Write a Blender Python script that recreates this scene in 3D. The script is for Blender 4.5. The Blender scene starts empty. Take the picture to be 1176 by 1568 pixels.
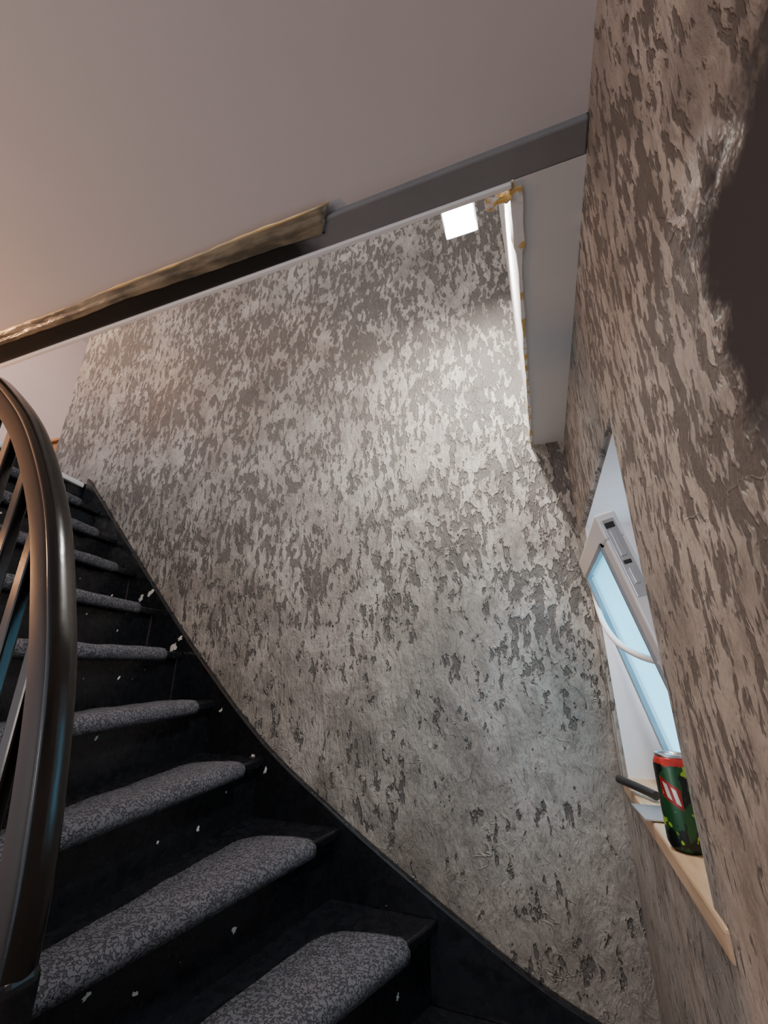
import bpy, bmesh, math, random
from mathutils import Vector, Matrix, noise
random.seed(4)
C = bpy.context.scene.collection
YB=1.85; XR=.195; ZC=.97; YE=.58

# ---------------- node helpers
class NT:
    def __init__(s,name):
        s.m=bpy.data.materials.new(name); s.m.use_nodes=True
        s.t=s.m.node_tree; s.b=s.t.nodes['Principled BSDF']
        s.tc=s.t.nodes.new('ShaderNodeTexCoord')
    def L(s,a,b): s.t.links.new(a,b)
    def set(s,k,v):
        i=s.b.inputs[k]
        if isinstance(v,(int,float)): i.default_value=v
        elif isinstance(v,(tuple,list)): i.default_value=(*v,1) if len(v)==3 else v
        else: s.L(v,i)
    def mapping(s,vec=None,scale=(1,1,1),rot=(0,0,0),loc=(0,0,0)):
        n=s.t.nodes.new('ShaderNodeMapping'); s.L(vec or s.tc.outputs['Object'],n.inputs[0])
        n.inputs['Scale'].default_value=scale; n.inputs['Rotation'].default_value=rot; n.inputs['Location'].default_value=loc
        return n.outputs[0]
    def noise(s,scale,detail=3,rough=.5,vec=None,dist=0,col=False):
        n=s.t.nodes.new('ShaderNodeTexNoise'); s.L(vec or s.tc.outputs['Object'],n.inputs['Vector'])
        n.inputs['Scale'].default_value=scale; n.inputs['Detail'].default_value=detail
        n.inputs['Roughness'].default_value=rough; n.inputs['Distortion'].default_value=dist
        return n.outputs['Color' if col else 'Fac']
    def voro(s,scale,vec=None,feat='F1',out='Distance',rnd=1):
        n=s.t.nodes.new('ShaderNodeTexVoronoi'); n.feature=feat; s.L(vec or s.tc.outputs['Object'],n.inputs['Vector'])
        n.inputs['Scale'].default_value=scale; n.inputs['Randomness'].default_value=rnd
        return n.outputs[out]
    def math(s,op,a,b=0,c=0,clamp=False):
        n=s.t.nodes.new('ShaderNodeMath'); n.operation=op; n.use_clamp=clamp
        for i,v in enumerate((a,b,c)):
            if isinstance(v,(int,float)): n.inputs[i].default_value=v
            else: s.L(v,n.inputs[i])
        return n.outputs[0]
    def ss(s,v,a,b,lo=0,hi=1):
        n=s.t.nodes.new('ShaderNodeMapRange'); n.interpolation_type='SMOOTHSTEP'
        s.L(v,n.inputs[0]); n.inputs[1].default_value=a; n.inputs[2].default_value=b
        n.inputs[3].default_value=lo; n.inputs[4].default_value=hi
        return n.outputs[0]
    def mix(s,f,a,b,mode='MIX'):
        n=s.t.nodes.new('ShaderNodeMix'); n.data_type='RGBA'; n.blend_type=mode
        for i,v in ((0,f),(6,a),(7,b)):
            if isinstance(v,(int,float)): n.inputs[i].default_value=v
            elif isinstance(v,(tuple,list)): n.inputs[i].default_value=(*v,1)
            else: s.L(v,n.inputs[i])
        return n.outputs[2]
    def xyz(s):
        n=s.t.nodes.new('ShaderNodeSeparateXYZ'); s.L(s.tc.outputs['Object'],n.inputs[0]); return n.outputs
    def bump(s,h,dist=.005,st=1):
        n=s.t.nodes.new('ShaderNodeBump'); s.L(h,n.inputs['Height']); n.inputs['Distance'].default_value=dist
        n.inputs['Strength'].default_value=st; s.L(n.outputs[0],s.b.inputs['Normal'])

def simple(name,col,rough=.5,metal=0,var=.15,scale=20,bump=.001,spec=.5):
    n=NT(name); f=n.noise(scale,4,.6)
    dark=tuple(c*(1-var) for c in col); lite=tuple(min(1,c*(1+var)) for c in col)
    n.set('Base Color',n.mix(f,dark,lite)); n.set('Roughness',rough); n.set('Metallic',metal)
    n.set('Specular IOR Level',spec)
    if bump: n.bump(f,bump)
    return n.m

def plaster(name,side=False):
    n=NT(name); x,y,z=n.xyz()
    u=y if side else x
    w=n.noise(9,3,.55,col=True)
    vm=n.t.nodes.new('ShaderNodeVectorMath'); vm.operation='MULTIPLY_ADD'
    n.L(w,vm.inputs[0]); vm.inputs[1].default_value=(.04,.04,.04); n.L(n.tc.outputs['Object'],vm.inputs[2])
    wv=vm.outputs[0]
    if side:
        v1=n.mapping(wv,scale=(1,1.1,.40),rot=(-.25,0,0)); sc=48
    else:
        v1=n.mapping(wv,scale=(1.15,1,.46),rot=(0,.45,0)); sc=34
    leaf=n.noise(sc,3,.6,v1)
    leaf2=n.noise(sc*.42,3,.6,v1,dist=.3)
    low=n.noise(2.6,3,.6)
    t=n.math('ADD',n.math('MULTIPLY',leaf,1.0),n.math('MULTIPLY',leaf2,.22))
    t=n.math('ADD',t,n.math('MULTIPLY',low,.48))
    if side: t=n.math('ADD',t,n.ss(z,-.9,.1,-.12,-.03))
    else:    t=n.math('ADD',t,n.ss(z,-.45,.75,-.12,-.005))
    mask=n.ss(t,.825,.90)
    big=n.noise(2.4,5,.6,wv,dist=.5)
    fine=n.noise(150,3,.7)
    stroke=n.noise(13,6,.66,n.mapping(wv,scale=(1.2,1.2,.55),rot=(0,.4,0) if not side else (-.2,0,0)),dist=.2)
    smear=n.noise(4.2,6,.62,n.mapping(wv,scale=(1,1,.75)),dist=.4)
    fleck=n.noise(70,3,.6,n.mapping(wv,scale=(1.2,1.2,.4),rot=(0,.45,0) if not side else (-.25,0,0)))
    lite=n.mix(n.ss(big,.35,.65),(.285,.258,.228),(.43,.40,.362))
    lite=n.mix(n.ss(smear,.46,.64,0,.68),lite,(.175,.158,.140))
    lite=n.mix(n.ss(stroke,.50,.64,0,.55),lite,(.15,.137,.121))
    lite=n.mix(n.ss(fleck,.52,.66,0,.45),lite,(.12,.108,.096))
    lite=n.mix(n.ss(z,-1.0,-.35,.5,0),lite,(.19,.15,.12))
    dark=n.mix(fine,(.060,.054,.048),(.115,.105,.094))
    col=n.mix(n.math('MULTIPLY',mask,.88),lite,dark)
    rg=n.math('ABSOLUTE',n.math('SUBTRACT',n.noise(8,3,.5,wv,dist=.6),.5))
    rd=n.math('MULTIPLY',n.ss(rg,0,.012,1,0),n.ss(n.noise(5,2),.5,.6))
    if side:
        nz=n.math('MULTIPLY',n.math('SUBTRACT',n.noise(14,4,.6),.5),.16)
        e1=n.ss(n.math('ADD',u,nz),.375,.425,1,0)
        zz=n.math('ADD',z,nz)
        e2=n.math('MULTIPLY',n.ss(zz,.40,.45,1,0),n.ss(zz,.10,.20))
        niche_dark=n.math('MULTIPLY',e1,e2)  # darkness of an unlit niche, painted flat into the wall colour
        col=n.mix(niche_dark,col,(.060,.058,.060)); inv=n.math('SUBTRACT',1,niche_dark)
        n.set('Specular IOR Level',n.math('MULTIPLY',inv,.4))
        rr=n.math('MAXIMUM',n.ss(mask,0,1,.5,.65),niche_dark)
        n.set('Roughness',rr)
    else:
        n.set('Roughness',n.ss(mask,0,1,.36,.6))
    n.set('Base Color',col)
    h=n.math('ADD',n.math('MULTIPLY',mask,-.7),n.math('MULTIPLY',smear,1.4))
    h=n.math('ADD',h,n.math('MULTIPLY',stroke,2.2))
    h=n.math('ADD',h,n.math('MULTIPLY',fine,.08))
    h=n.math('ADD',h,n.math('MULTIPLY',fleck,-.5))
    h=n.math('ADD',h,n.math('MULTIPLY',rd,.3))
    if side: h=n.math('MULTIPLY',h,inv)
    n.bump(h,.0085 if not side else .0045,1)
    return n.m

def blackpaint():
    n=NT('black_gloss_paint')
    f=n.noise(30,4,.6)
    d=n.voro(26,n.tc.outputs['Object']); r=n.voro(26,out='Color')
    sep=n.t.nodes.new('ShaderNodeSeparateColor'); n.L(r,sep.inputs[0])
    thr=n.math('MULTIPLY',n.math('MAXIMUM',n.math('SUBTRACT',sep.outputs[0],.93),0),2.0)
    dd=n.math('ADD',d,n.math('MULTIPLY',n.noise(120,2),.12))
    fl=n.math('LESS_THAN',dd,thr)
    col=n.mix(f,(.004,.0045,.006),(.010,.011,.014))
    n.set('Base Color',n.mix(fl,col,(.55,.53,.5)))
    n.set('Roughness',n.ss(f,.3,.7,.20,.34)); n.bump(n.noise(9,2,.5),.003)
    return n.m

def carpetmat():
    n=NT('grey_loop_carpet')
    w=n.noise(90,2,.5,col=True)
    vm=n.t.nodes.new('ShaderNodeVectorMath'); vm.operation='MULTIPLY_ADD'
    n.L(w,vm.inputs[0]); vm.inputs[1].default_value=(.018,)*3; n.L(n.tc.outputs['Object'],vm.inputs[2])
    e=n.noise(80,1,.5,vm.outputs[0])
    e=n.math('ABSOLUTE',n.math('SUBTRACT',e,.5))
    v=n.ss(e,.015,.08)
    f=n.noise(400,2,.6)
    c=n.mix(v,(.038,.038,.045),(.130,.132,.152))
    n.set('Base Color',n.mix(n.math('MULTIPLY',f,.5),c,(.085,.086,.10))); n.set('Roughness',.95)
    n.set('Specular IOR Level',.1)
    n.bump(n.math('ADD',v,n.math('MULTIPLY',f,.5)),.003)
    return n.m

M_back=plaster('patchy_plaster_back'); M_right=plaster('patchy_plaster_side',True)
M_black=blackpaint(); M_carpet=carpetmat()
M_ceil=simple('ceiling_paint',(.62,.59,.59),.7,var=.03,scale=6,bump=.0006)
M_soffit=simple('soffit_paint',(.66,.66,.66),.7,var=.05,scale=8)
M_white=simple('white_upvc',(.84,.84,.84),.3,var=.03,scale=8,bump=0)
M_reveal=simple('white_reveal_paint',(.78,.77,.78),.6,var=.04,scale=10)
M_pink=simple('landing_paint',(.66,.54,.50),.7,var=.04,scale=5)
M_rail=simple('dark_brown_lacquer',(.034,.019,.012),.45,var=.25,scale=14,bump=.0008,spec=.35)
M_railb=simple('dark_rail_cap',(.010,.008,.007),.2,var=.25,scale=14,bump=.0008,spec=.45)
M_metal=simple('brushed_metal',(.55,.55,.56),.3,1,var=.1,scale=50,bump=0)
M_blackpl=simple('black_plastic',(.02,.02,.022),.4,var=.1,bump=0)
M_floor=simple('dark_floor',(.10,.095,.09),.5)
def wood(name,a,b):
    n=NT(name); f=n.noise(8,5,.6,n.mapping(scale=(6,.6,6)),dist=.6)
    n.set('Base Color',n.mix(n.ss(f,.3,.7),a,b)); n.set('Roughness',.45); n.bump(f,.001); return n.m
M_wood=wood('pale_beech',(.42,.28,.16),(.58,.42,.28)); M_owood=wood('orange_wood',(.35,.14,.05),(.5,.22,.08))
n=NT('masking_film'); f=n.noise(7,3,.6,n.mapping(scale=(1,3,3))); x,y,z=n.xyz()
c=n.mix(n.ss(f,.35,.65),(.11,.095,.07),(.28,.235,.16))
c=n.mix(n.ss(n.math('ADD',y,n.math('MULTIPLY',f,.012)),.560,.568,1,0),c,(.95,.66,.26))  # warm glow along the near edge, painted into the tape colour as gold
n.set('Base Color',c); n.set('Roughness',.25)
n.bump(n.noise(30,3,.6,n.mapping(scale=(.5,2,2))),.002); M_tape=n.m
n=NT('dark_edge_board'); x,y,z=n.xyz(); f=n.noise(12,5,.6)
xx=n.math('ADD',x,n.math('MULTIPLY',f,.1))
n.set('Base Color',n.mix(n.ss(xx,-.42,-.34),n.mix(f,(.008,.008,.0075),(.02,.02,.019)),n.mix(f,(.17,.17,.175),(.24,.24,.245)))); n.set('Roughness',.6); n.set('Specular IOR Level',.25); n.bump(f,.001); M_edge=n.m
n=NT('chipped_white_edge'); f=n.noise(16,4,.6)
n.set('Base Color',n.mix(n.ss(f,.5,.58),(.8,.8,.8),(.62,.42,.12))); n.set('Roughness',.5); n.bump(f,.004); M_chip=n.m

# ---------------- mesh helpers
def obj(name,verts,faces,mat=None,parent=None,bevel=0,seg=2,smooth=False,solid=0):
    me=bpy.data.meshes.new(name); me.from_pydata([tuple(v) for v in verts],[],faces)
    bm=bmesh.new(); bm.from_mesh(me); bmesh.ops.recalc_face_normals(bm,faces=bm.faces); bm.to_mesh(me); bm.free()
    o=bpy.data.objects.new(name,me); C.objects.link(o)
    if mat: me.materials.append(mat)
    if parent: o.parent=parent
    if solid:
        m=o.modifiers.new('s','SOLIDIFY'); m.thickness=solid
    if bevel:
        m=o.modifiers.new('b','BEVEL'); m.width=bevel; m.segments=seg; m.limit_method='ANGLE'
    if smooth:
        for p in me.polygons: p.use_smooth=True
    return o
BF=[(0,1,2,3),(4,7,6,5),(0,4,5,1),(1,5,6,2),(2,6,7,3),(3,7,4,0)]
def boxv(a,b):
    (x0,y0,z0),(x1,y1,z1)=a,b
    return [(x0,y0,z0),(x1,y0,z0),(x1,y1,z0),(x0,y1,z0),(x0,y0,z1),(x1,y0,z1),(x1,y1,z1),(x0,y1,z1)]
def box(name,a,b,mat,parent=None,bevel=0,**k): return obj(name,boxv(a,b),BF,mat,parent,bevel,**k)
def multi(name,boxes,mat,parent=None,bevel=0,mtx=None):
    v=[];f=[]
    for a,b in boxes:
        o=len(v); bv=boxv(a,b)
        if mtx: bv=[mtx@Vector(p) for p in bv]
        v+=bv; f+=[tuple(i+o for i in q) for q in BF]
    return obj(name,v,f,mat,parent,bevel)
def empty(name,loc=(0,0,0)):
    e=bpy.data.objects.new(name,None); e.empty_display_size=.1; C.objects.link(e); return e
def prism(name,poly,z0,z1,mat,parent=None,bevel=0):
    n=len(poly); v=[(*p,z0) for p in poly]+[(*p,z1) for p in poly]
    f=[tuple(range(n)),tuple(range(2*n-1,n-1,-1))]+[(i,(i+1)%n,(i+1)%n+n,i+n) for i in range(n)]
    return obj(name,v,f,mat,parent,bevel)
def tube(name,pts,r,mat,parent=None,res=6,sx=1,cyc=False):
    cu=bpy.data.curves.new(name,'CURVE'); cu.dimensions='3D'; cu.bevel_depth=r; cu.bevel_resolution=res; cu.use_fill_caps=True
    s=cu.splines.new('NURBS'); s.points.add(len(pts)-1)
    for p,q in zip(s.points,pts): p.co=(*q,1)
    s.order_u=3; s.use_endpoint_u=True; s.resolution_u=8
    o=bpy.data.objects.new(name,cu); C.objects.link(o)
    dg=bpy.context.evaluated_depsgraph_get(); me=bpy.data.meshes.new_from_object(o.evaluated_get(dg)); 
    bpy.data.objects.remove(o)
    o=bpy.data.objects.new(name,me); C.objects.link(o); me.materials.append(mat)
    for p in me.polygons: p.use_smooth=True
    if parent:o.parent=parent
    return o
def cat(P,n=10):
    P=[Vector(p) for p in P]; out=[]
    for i in range(len(P)-1):
        a=P[max(i-1,0)];b=P[i];c=P[i+1];d=P[min(i+2,len(P)-1)]
        for k in range(n):
            t=k/n; out.append(.5*((2*b)+(c-a)*t+(2*a-5*b+4*c-d)*t*t+(3*b-a-3*c+d)*t**3))
    out.append(P[-1]); return out

# ---------------- room shell
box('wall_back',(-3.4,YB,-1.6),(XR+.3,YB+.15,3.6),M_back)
def right_wall():
    ys=[-2.5,.93,1.74,YB]; zs=[-1.6,-.375,.50,1.2]; X0=XR; X1=.45
    bm=bmesh.new(); V={}
    def v(x,y,z):
        k=(round(x,4),round(y,4),round(z,4))
        if k not in V: V[k]=bm.verts.new((x,y,z))
        return V[k]
    for i in range(3):
        for j in range(3):
            if i==1 and j==1: continue
            a,b,c,d=ys[i],ys[i+1],zs[j],zs[j+1]
            bm.faces.new([v(X0,a,c),v(X0,a,d),v(X0,b,d),v(X0,b,c)])
    yn=1.07; a,b,c,d=ys[1],ys[2],zs[1],zs[2]
    F=[v(X0,a,c),v(X0,b,c),v(X0,b,d),v(X0,a,d)]; K=[v(X1,yn,c),v(X1,b,c),v(X1,b,d),v(X1,yn,d)]
    for i in range(4):
        f=bm.faces.new([F[i],F[(i+1)%4],K[(i+1)%4],K[i]]); f.material_index=1
    bm.edges.ensure_lookup_table()
    ed=[e for e in bm.edges if e.verts[0] in F and e.verts[1] in F]
    bmesh.ops.recalc_face_normals(bm,faces=bm.faces)
    bmesh.ops.bevel(bm,geom=ed,offset=.012,segments=3,affect='EDGES')
    X2=X1
    for (y0,z0,y1,z1) in ((-2.5,-1.6,YB,-.375),(-2.5,.5,YB,1.2),(-2.5,-.375,yn,.5),(1.74,-.375,YB,.5)):
        q=[bm.verts.new(p) for p in ((X2,y0,z0),(X2,y0,z1),(X2,y1,z1),(X2,y1,z0))]; f=bm.faces.new(q); f.material_index=1
    q=[bm.verts.new(p) for p in ((X0,-2.5,1.2),(.5,-2.5,1.2),(.5,YB,1.2),(X0,YB,1.2))]; f=bm.faces.new(q); f.material_index=1
    me=bpy.data.meshes.new('wall_right'); bm.to_mesh(me); bm.free()
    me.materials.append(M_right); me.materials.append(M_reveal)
    ob=bpy.data.objects.new('wall_right',me); C.objects.link(ob)
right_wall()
box('ceiling',(-5,-2.5,ZC),(XR,YE,1.2),M_ceil)
box('wall_shaft',(.055,.645,.955),(XR,YB,3.6),M_soffit)
box('ceiling_upper',(-5,-2.5,3.6),(.5,3.2,3.7),M_ceil)
box('wall_left',(-5,-2.5,-1.6),(-4.7,3.2,3.6),M_pink)
box('wall_landing',(-4.7,3.1,1.2),(-3.4,3.2,3.6),M_pink)
box('wall_upper_right',(.5,-2.5,1.2),(.6,YB,3.6),M_ceil)
box('floor',(-4.7,-2.5,-1.6),(XR,YB,-1.53),M_floor)
box('floor_landing',(-4.7,.66,.97),(-2.92,3.1,1.2),M_black)
box('trim_1',(-4.7,YE,.955),(XR,.645,1.2),M_edge,bevel=.004)
box('trim_2',(-4.7,.645,.948),(.05,.657,.985),M_white,bevel=.002)
def bead():
    N=60; v=[];f=[]
    for i in range(N+1):
        y=.66+(YB-.67)*i/N
        w=.006+.006*noise.noise(Vector((y*14,0,0)))+(.01 if y<.8 else 0); h=.012+.008*noise.noise(Vector((y*9,3,0)))
        v+=[(.055-w*.6,y,.955-h*.4),(.055+w,y,.953-h*.2),(.055+w,y,.957),(.053,y,.955+h*2.2),(.055-w*.8,y,.955+h*1.8)]
    for i in range(N):
        for k in range(5):
            a=i*5+k;b=i*5+(k+1)%5; f.append((a,b,b+5,a+5))
    f+=[(0,1,2,3,4),tuple(N*5+k for k in (4,3,2,1,0))]
    obj('trim_3',v,f,M_chip)
bead()
def tape():
    N=420;K=12; v=[];f=[]
    for i in range(N+1):
        x=-4.6+(4.6-.36)*i/N
        wide=.85+ .5*max(0,(x+1.0)/.64) 
        for k in range(K+1):
            t=k/K
            nz=noise.noise(Vector((x*6,t*2,0)))*.004+noise.noise(Vector((x*22,t*4,1)))*.0015
            y=.556+.005*noise.noise(Vector((x*3,7,0)))+.003*noise.noise(Vector((x*17,2,0)))+t*.040*wide
            z=.964-math.sin(t*math.pi*.8)*.007+nz*.6
            v.append((x+ (.03*(1-t)-.02*t+.008*noise.noise(Vector((t*6,1,1))) if i==N else 0),min(y,.612),min(z,.953 if y>.575 else .968)))
    for i in range(N):
        for k in range(K):
            a=i*(K+1)+k; f.append((a,a+1,a+K+2,a+K+1))
    obj('masking_tape',v,f,M_tape,solid=.0008,smooth=True)
tape()
def torn():
    v=[];f=[];N=10
    for i in range(N+1):
        for k in range(5):
            s=i/N; t=k/4
            v.append((-.005+.055*t+.01*noise.noise(Vector((s*5,t*3,2))), .67+.02*noise.noise(Vector((s*6,t*4,9)))+.05*s*(1-t), .955-.035*math.sin(s*3)*(.4+.6*t)+.05*s))
    for i in range(N):
        for k in range(4):
            a=i*5+k; f.append((a,a+1,a+6,a+5))
    obj('torn_paper',v,f,M_chip,solid=.0015)
torn()

# ---------------- staircase
stairs=empty('staircase')
YW=1.82; YI=.62
S=[
 (-1.30,(XR,1.15),(-.72,.58)),
 (-1.07,(.03,YW),(-.80,YI)),
 (-.842,(-.46,YW),(-.93,YI)),
 (-.614,(-.846,YW),(-1.08,YI)),
 (-.39,(-1.233,YW),(-1.17,YI)),
 (-.166,(-1.54,YW),(-1.30,YI)),
 (.06,(-1.79,YW),(-1.46,YI)),
 (.29,(-2.02,YW),(-1.68,YI)),
 (.52,(-2.25,YW),(-1.91,YI)),
 (.745,(-2.47,YW),(-2.15,YI)),
 (.97,(-2.69,YW),(-2.40,.66)),
 (1.2,(-2.91,YW),(-2.66,.66)),
]
def V2(p): return Vector((p[0],p[1]))
for i,(z,w,n_) in enumerate(S):
    W=V2(w);I=V2(n_)
    d=(W-I).normalized(); inw=Vector((-d.y,d.x))
    if inw.x>0: inw=-inw
    if i+1<len(S):
        W2=V2(S[i+1][1]);I2=V2(S[i+1][2])
    else: W2=W+Vector((-.3,0)); I2=I+Vector((-.3,0))
    d2=(W2-I2).normalized(); in2=Vector((-d2.y,d2.x)); in2=-in2 if in2.x>0 else in2
    poly=[I,W]+([Vector((XR,YW))] if i==0 else [])+[W2+in2*.05,I2+in2*.05]
    for p in poly: p.y=max(min(p.y,YW),.58 if z<.9 else .65)
    prism('tread_%d'%i,poly,z-.035,z,M_black if i<len(S)-1 else M_white,stairs,bevel=.008)
    zp=S[i-1][0] if i else -1.53
    a,b=I+inw*.03,W+inw*.03
    prism('riser_%d'%i,[a,b,b+inw*.02,a+inw*.02],zp-.03,z-.03,M_black,stairs)
    if 1<=i<len(S)-1:
        N=40; t0,t1=(.15,.97); v=[];f=[]
        for k in range(N+1):
            u=k/N; t=t0+(t1-t0)*u
            P=W.lerp(I,t); Q=W2.lerp(I2,t); D=(Q-P).length
            dep=(D-.02)*.80
            e=min(1,u/.14); dep*=(.45+.55*math.sqrt(max(0,1-(1-e)**2)))
            dep=max(dep,.05); dr=(Q-P).normalized() if D>.01 else inw
            wob=.005*noise.noise(Vector((t*9,i,0)))
            prof=[(dep,.001),(dep-.008,.013),(dep*.5,.016),(.01,.016),(-.012,.011),(-.026,-.004),(-.028,-.02),(-.024,-.036),(-.012,-.043),(.006,-.044),(.006,-.034)]
            for (q,h) in prof:
                p=P+dr*(q) if q>.01 else P+inw*q
                v.append((p.x,min(p.y,YW-.005),z+h+wob*(h>0)))
        m=11
        for k in range(N):
            for j in range(m):
                a_=k*m+j;b_=k*m+(j+1)%m; f.append((a_,b_,b_+m,a_+m))
        f+=[tuple(range(m)),tuple(N*m+j for j in reversed(range(m)))]
        o=obj('carpet_pad_%d'%i,v,f,M_carpet,stairs,smooth=True)
def stringer(name,top,depth,y0,y1,mat):
    P=cat([(x,0,z) for x,z in top],8); n=len(P)
    v=[]
    for y in (y0,y1):
        v+=[(p.x,y,p.z) for p in P]+[(p.x,y,p.z-depth) for p in P]
    f=[]
    for i in range(n-1):
        f+=[(i,i+1,n+i+1,n+i),(2*n+i,3*n+i,3*n+i+1,2*n+i+1),(i,2*n+i,2*n+i+1,i+1),(n+i,n+i+1,3*n+i+1,3*n+i)]
    f+=[(0,n,3*n,2*n),(n-1,3*n-1,4*n-1,2*n-1)]
    return obj(name,v,f,mat,stairs,bevel=.006)
stringer('wall_stringer',[(XR,-1.10),(.047,-1.03),(-.169,-.946),(-.54,-.757),(-.9,-.555),(-1.28,-.31),(-1.75,.10),(-2.22,.56),(-2.9,1.24)],.5,YW,YB,M_black)
stringer('inner_stringer',[(-.78,-1.1),(-.875,-.78),(-1.04,-.47),(-1.22,-.2),(-1.46,.07),(-1.9,.52),(-2.3,.94)],.42,.565,.615,M_black)
# balustrade
bal=empty('stair_balustrade')
rp=[(-2.3,.71,1.50),(-2.0,.71,1.14),(-1.78,.705,.92),(-1.62,.64,.86),(-1.46,.605,.775),(-1.24,.6,.585),(-1.06,.6,.34),(-.95,.6,.10),(-.89,.6,-.08),(-.845,.6,-.32),(-.838,.6,-.50)]
def sweep(name,prof,mat,e):
    P=cat(rp,12); v=[];f=[];K=len(prof)
    for i,p in enumerate(P):
        t=(P[min(i+1,len(P)-1)]-P[max(i-1,0)]).normalized(); side=Vector((0,1,0)); nn=t.cross(side).normalized()
        if nn.z<0 and nn.x<0: nn=-nn
        for (a,b) in prof: v.append(p+side*a+nn*b)
    for i in range(len(P)-1):
        for k in range(K):
            a=i*K+k;b=i*K+(k+1)%K; f.append((a,b,b+K,a+K))
    f+=[tuple(range(K)),tuple((len(P)-1)*K+k for k in reversed(range(K)))]
    o=obj(name,v,f,mat,e,smooth=True)
    m=o.modifiers.new('w','EDGE_SPLIT'); m.split_angle=math.radians(40)
sweep('handrail_board',[(-.022,-.034),(-.026,-.030),(-.026,.008),(-.022,.014),(.022,.014),(.026,.008),(.026,-.030),(.022,-.034)],M_rail,bal)
cap=[]
for k in range(24):
    a=2*math.pi*k/24; cap.append((math.cos(a)*.029,.024+math.sin(a)*.014))
sweep('handrail_cap',cap,M_railb,bal)
box('newel_post',(-.88,.565,-1.53),(-.797,.635,-.44),M_black,bal,bevel=.02,seg=4)
RZ=[(p.x,p.z) for p in cat(rp,12)]
IZ=[(-.78,-1.1),(-.875,-.78),(-1.04,-.47),(-1.22,-.2),(-1.46,.07),(-1.9,.52),(-2.7,1.26)]
def zat(L,x):
    L=sorted(L)
    for (a,b),(c,d) in zip(L,L[1:]):
        if a<=x<=c: return b+(d-b)*(x-a)/(c-a+1e-9)
    return L[-1][1]
for k,x in enumerate([-.955,-1.06,-1.165,-1.28,-1.40]):
    zt=zat(RZ,x)-.02; zb=zat(IZ,x)-.05
    box('baluster_%d'%k,(x-.016,.578,zb),(x+.016,.604,zt),M_railb,bal,bevel=.005)

def chips():
    v=[];f=[]
    def blob(c,n,r,sx=1,sy=1):
        n=Vector(n).normalized(); a=n.orthogonal().normalized(); b=n.cross(a); o=len(v); K=14
        c=Vector(c)
        v.append(c+n*.002)
        for k in range(K):
            t=2*math.pi*k/K; q=r*(.45+.9*random.random())
            v.append(c+a*math.cos(t)*q*sx+b*math.sin(t)*q*sy+n*.0008)
        for k in range(K): f.append((o,o+1+k,o+1+(k+1)%K))
    for x,z,r in ((-2.1,.42,.03),(-2.16,.40,.022),(-1.86,.12,.028),(-1.82,.17,.02),(-1.5,-.17,.012),(-1.3,-.36,.018),(-1.22,-.40,.015),(-.9,-.62,.01),(-2.3,.5,.012)):
        blob((x,YW-.001,z-.04),(0,-1,0),r,1,.6)
    for i in range(1,len(S)-1):
        z,w,n_=S[i]; W=V2(w);I=V2(n_)
        for _ in range(4):
            t=random.uniform(.05,.9); p=W.lerp(I,t)
            d=(W-I).normalized(); inw=Vector((-d.y,d.x)); inw=-inw if inw.x>0 else inw
            p=p+inw*.0295
            blob((p.x,p.y,z-.06-random.random()*.12),(-inw.x,-inw.y,0),random.uniform(.003,.010),1,random.uniform(.5,1.3))
    obj('paint_chips',v,f,simple('chipped_paint',(.7,.69,.66),.6),None)
chips()

# ---------------- window
win=empty('window_1')
ZS=-.345
multi('outer_frame',[((.37,1.07,-.37),(.43,1.74,-.31)),((.37,1.07,.44),(.43,1.74,.50)),((.37,1.07,-.31),(.43,1.12,.44)),((.37,1.69,-.31),(.43,1.74,.44))],M_white,win,.005)
ang=-math.atan2(.165,.67)
mt=Matrix.Translation((.375,0,-.31))@Matrix.Rotation(ang,4,'Y')
H=.70; y0,y1=1.13,1.70
multi('sash_frame',[((-.05,y0,0),(0,y1,.07)),((-.05,y0,H-.07),(0,y1,H)),((-.05,y0,.07),(0,y0+.07,H-.07)),((-.05,y1-.07,.07),(0,y1,H-.07))],M_white,win,.006,mt)
multi('sash_bead',[((-.056,y0+.06,.06),(-.04,y1-.06,.075)),((-.056,y0+.06,H-.075),(-.04,y1-.06,H-.06)),((-.056,y0+.06,.06),(-.04,y0+.075,H-.06)),((-.056,y1-.075,.06),(-.04,y1-.06,H-.06))],simple('grey_gasket',(.30,.34,.38),.5),win,.002,mt)
n=NT('blue_film_glass')
tr=n.t.nodes.new('ShaderNodeBsdfTranslucent'); n.L(n.mix(n.noise(4),(.45,.86,1),(.60,.95,1)),tr.inputs[0])
tp=n.t.nodes.new('ShaderNodeBsdfTransparent'); tp.inputs[0].default_value=(.70,.95,1,1)
mx=n.t.nodes.new('ShaderNodeMixShader'); mx.inputs[0].default_value=.3; n.L(tr.outputs[0],mx.inputs[1]); n.L(tp.outputs[0],mx.inputs[2])
gl=n.t.nodes.new('ShaderNodeBsdfGlossy'); gl.inputs['Roughness'].default_value=.05
m2=n.t.nodes.new('ShaderNodeMixShader'); m2.inputs[0].default_value=.06; n.L(mx.outputs[0],m2.inputs[1]); n.L(gl.outputs[0],m2.inputs[2])
n.L(m2.outputs[0],n.t.nodes['Material Output'].inputs[0])
multi('glass_pane',[((-.03,y0+.06,.06),(-.022,y1-.06,H-.06))],n.m,win,0,mt)
multi('latch_gear',[((-.042,y0-.004,H-.22),(-.012,y0+.002,H-.02)),((-.035,y0-.010,H-.12),(-.02,y0,H-.05)),((-.034,y0-.014,H-.19),(-.022,y0,H-.15))],M_metal,win,.002,mt)
multi('latch_slot',[((-.038,y0-.006,H-.045),(-.016,y0,H-.03)),((-.036,y0-.006,H-.14),(-.018,y0,H-.13))],M_blackpl,win,.001,mt)
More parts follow.
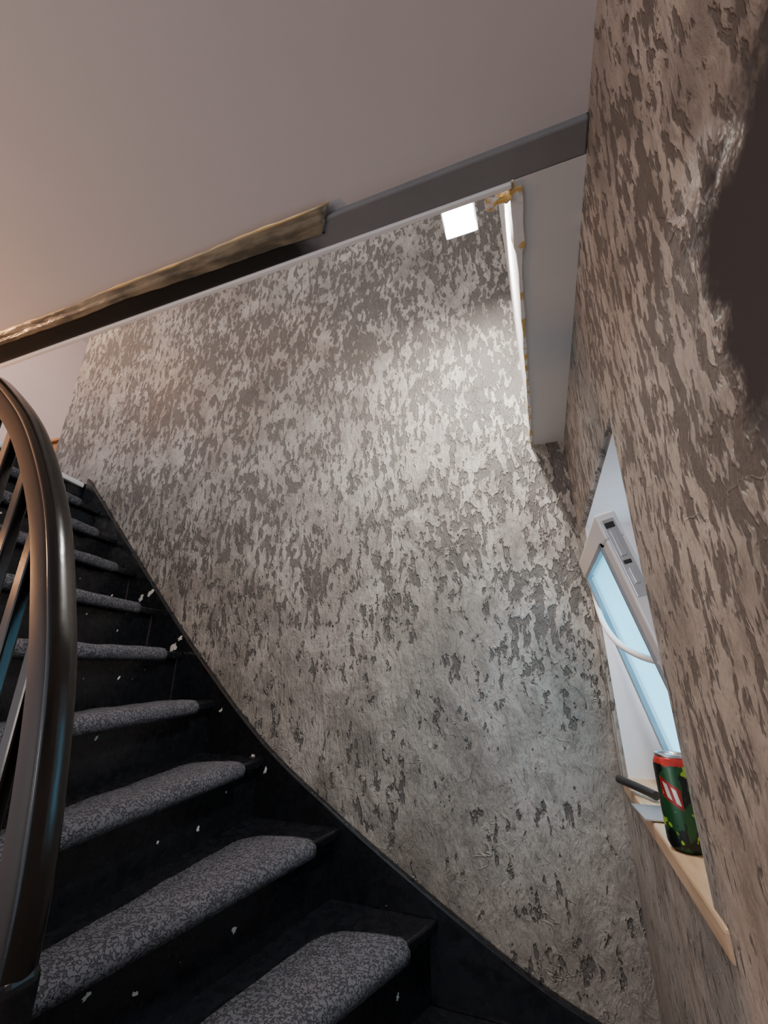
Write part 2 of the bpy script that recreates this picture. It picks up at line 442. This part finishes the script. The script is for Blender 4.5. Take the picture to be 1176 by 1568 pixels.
tube('window_stay',[(.195,1.69,.30),(.190,1.66,.18),(.200,1.5,.07),(.225,1.3,.02),(.26,1.16,.0),(.285,1.13,-.01)],.009,M_white,win)
# sill
box('window_sill',(XR-.005,.86,ZS-.042),(.42,1.745,ZS),M_wood,bevel=.006)
box('trim_4',(XR-.004,1.775,-.38),(XR+.004,1.80,.5),M_right,bevel=.003)

# ---------------- drink can
can=empty('drink_can'); cx,cy=.222,1.15; 
def lathe(name,prof,mat,parent,K=48):
    v=[];f=[]
    for r,z in prof:
        for k in range(K):
            a=2*math.pi*k/K; v.append((cx+r*math.cos(a),cy+r*math.sin(a),ZS+z))
    for i in range(len(prof)-1):
        for k in range(K):
            f.append((i*K+k,i*K+(k+1)%K,(i+1)*K+(k+1)%K,(i+1)*K+k))
    f+=[tuple(range(K)),tuple((len(prof)-1)*K+k for k in range(K))]
    return obj(name,v,f,mat,parent,smooth=True)
n=NT('can_print'); x,y,z=n.xyz()
zz=n.math('SUBTRACT',z,ZS)
f=n.noise(26,2,.6,n.mapping(scale=(1,1,.6),rot=(.5,.6,0)),dist=.6); f2=n.noise(34,2,.5,n.mapping(loc=(3,1,2),rot=(.6,0,.4)),dist=.4)
col=n.mix(n.ss(f,.48,.50),(.006,.009,.008),(.012,.075,.025))
col=n.mix(n.ss(f2,.60,.62),col,(.30,.50,.03))
ang2=n.math('ARCTAN2',n.math('SUBTRACT',y,cy),n.math('SUBTRACT',x,cx))
sl=n.math('ADD',zz,n.math('MULTIPLY',ang2,.02))
bandz=n.math('MULTIPLY',n.ss(sl,.040,.042),n.ss(sl,.076,.078,1,0))
shield=n.math('MULTIPLY',bandz,n.ss(n.math('ABSOLUTE',n.math('ADD',ang2,2.1)),.52,.56,1,0))
col=n.mix(shield,col,(.30,.015,.015))
bars=n.math('GREATER_THAN',n.math('FRACT',n.math('MULTIPLY',n.math('ADD',ang2,n.math('MULTIPLY',zz,6)),2.6)),.45)
barz=n.math('MULTIPLY',n.ss(sl,.046,.048),n.ss(sl,.070,.072,1,0))
sh2=n.math('MULTIPLY',n.math('MULTIPLY',barz,bars),n.ss(n.math('ABSOLUTE',n.math('ADD',ang2,2.1)),.44,.46,1,0))
col=n.mix(sh2,col,(.65,.65,.62))
top=n.ss(n.math('ADD',zz,n.math('MULTIPLY',f,.02)),.158,.160)
col=n.mix(top,col,(.42,.03,.025))
n.set('Base Color',col); n.set('Metallic',.25); n.set('Roughness',.3); M_can=n.m
lathe('can_body',[(.024,.003),(.026,0),(.029,.004),(.0325,.012),(.0332,.018),(.0332,.146),(.032,.153),(.0285,.160),(.0265,.164)],M_can,can)
lathe('can_lid',[(.026,.160),(.0272,.164),(.0275,.168),(.026,.169),(.0245,.166),(.022,.163),(.0,.163)],M_metal,can)
box('pull_tab',(cx-.008,cy-.013,ZS+.164),(cx+.008,cy+.011,ZS+.167),M_metal,can,bevel=.001)
pk=empty('putty_knife')
tube('handle',[(.165,1.60,ZS+.022),(.20,1.53,ZS+.022),(.235,1.47,ZS+.016)],.011,M_blackpl,pk)
obj('blade',[(.165,1.42,ZS+.003),(.175,1.30,ZS+.003),(.25,1.30,ZS+.003),(.25,1.42,ZS+.003),(.165,1.42,ZS+.006),(.175,1.30,ZS+.006),(.25,1.30,ZS+.006),(.25,1.42,ZS+.006)],BF,M_metal,pk)

cb=empty('wooden_cabinet')
box('carcass',(-4.6,2.2,1.2),(-3.9,2.7,1.95),M_owood,cb,bevel=.01)
box('top_board',(-4.62,2.17,1.95),(-3.87,2.72,1.98),M_owood,cb,bevel=.005)

# ---------------- lamps
lamp=empty('pendant_lamp')
lx,ly,lz=-.115,1.18,1.63
n=NT('led_diffuser'); n.set('Emission Color',(.97,.98,1)); n.set('Emission Strength',80.0); M_led=n.m
box('housing',(lx-.065,ly-.065,lz),(lx+.065,ly+.065,lz+.03),M_white,lamp,bevel=.006)
box('diffuser',(lx-.055,ly-.055,lz-.006),(lx+.055,ly+.055,lz+.002),M_led,lamp,bevel=.004)
tube('cord',[(lx,ly,lz+.03),(lx,ly,2.6),(lx,ly,3.6)],.004,M_blackpl,lamp)
def light(name,kind,loc,e,col,size=.1,rot=None):
    l=bpy.data.lights.new(name,kind); l.energy=e; l.color=col
    if kind=='AREA': l.size=size
    elif kind=='SUN': l.angle=size
    else: l.shadow_soft_size=size
    o=bpy.data.objects.new(name,l); o.location=loc; C.objects.link(o)
    if rot:o.rotation_euler=rot
    return o
light('led_light','AREA',(lx,ly,lz-.012),58,(1,.95,.88),.11,(math.radians(38),0,0))
light('upper_bounce_fill','POINT',(-1.0,.2,3.2),35,(1,.90,.80),.12)  # unseen fill added for ceiling bounce, lifts the upper back wall
light('landing_light','POINT',(-3.7,1.0,2.9),55,(1,.60,.36),.08)
light('hall_light','POINT',(-2.35,.18,.42),62,(1,.47,.20),.06)
light('rear_fill_light','POINT',(-1.6,-1.9,-.3),32,(1,.86,.76),.25)  # unseen fill added behind the camera to brighten the ceiling
d=Vector((-1,.75,-.55)).normalized()
light('daylight','SUN',(3,-1,2),8,(.66,.83,1),math.radians(50),d.to_track_quat('-Z','Y').to_euler())

w=bpy.data.worlds.new('World'); bpy.context.scene.world=w; w.use_nodes=True
bg=w.node_tree.nodes['Background']; bg.inputs[0].default_value=(.72,.84,1,1); bg.inputs[1].default_value=1.45

cam=bpy.data.cameras.new('camera'); cam.lens=36*836/2048; cam.clip_start=.02
co=bpy.data.objects.new('camera',cam); co.rotation_euler=(math.radians(110),0,math.radians(20)); C.objects.link(co)
bpy.context.scene.camera=co
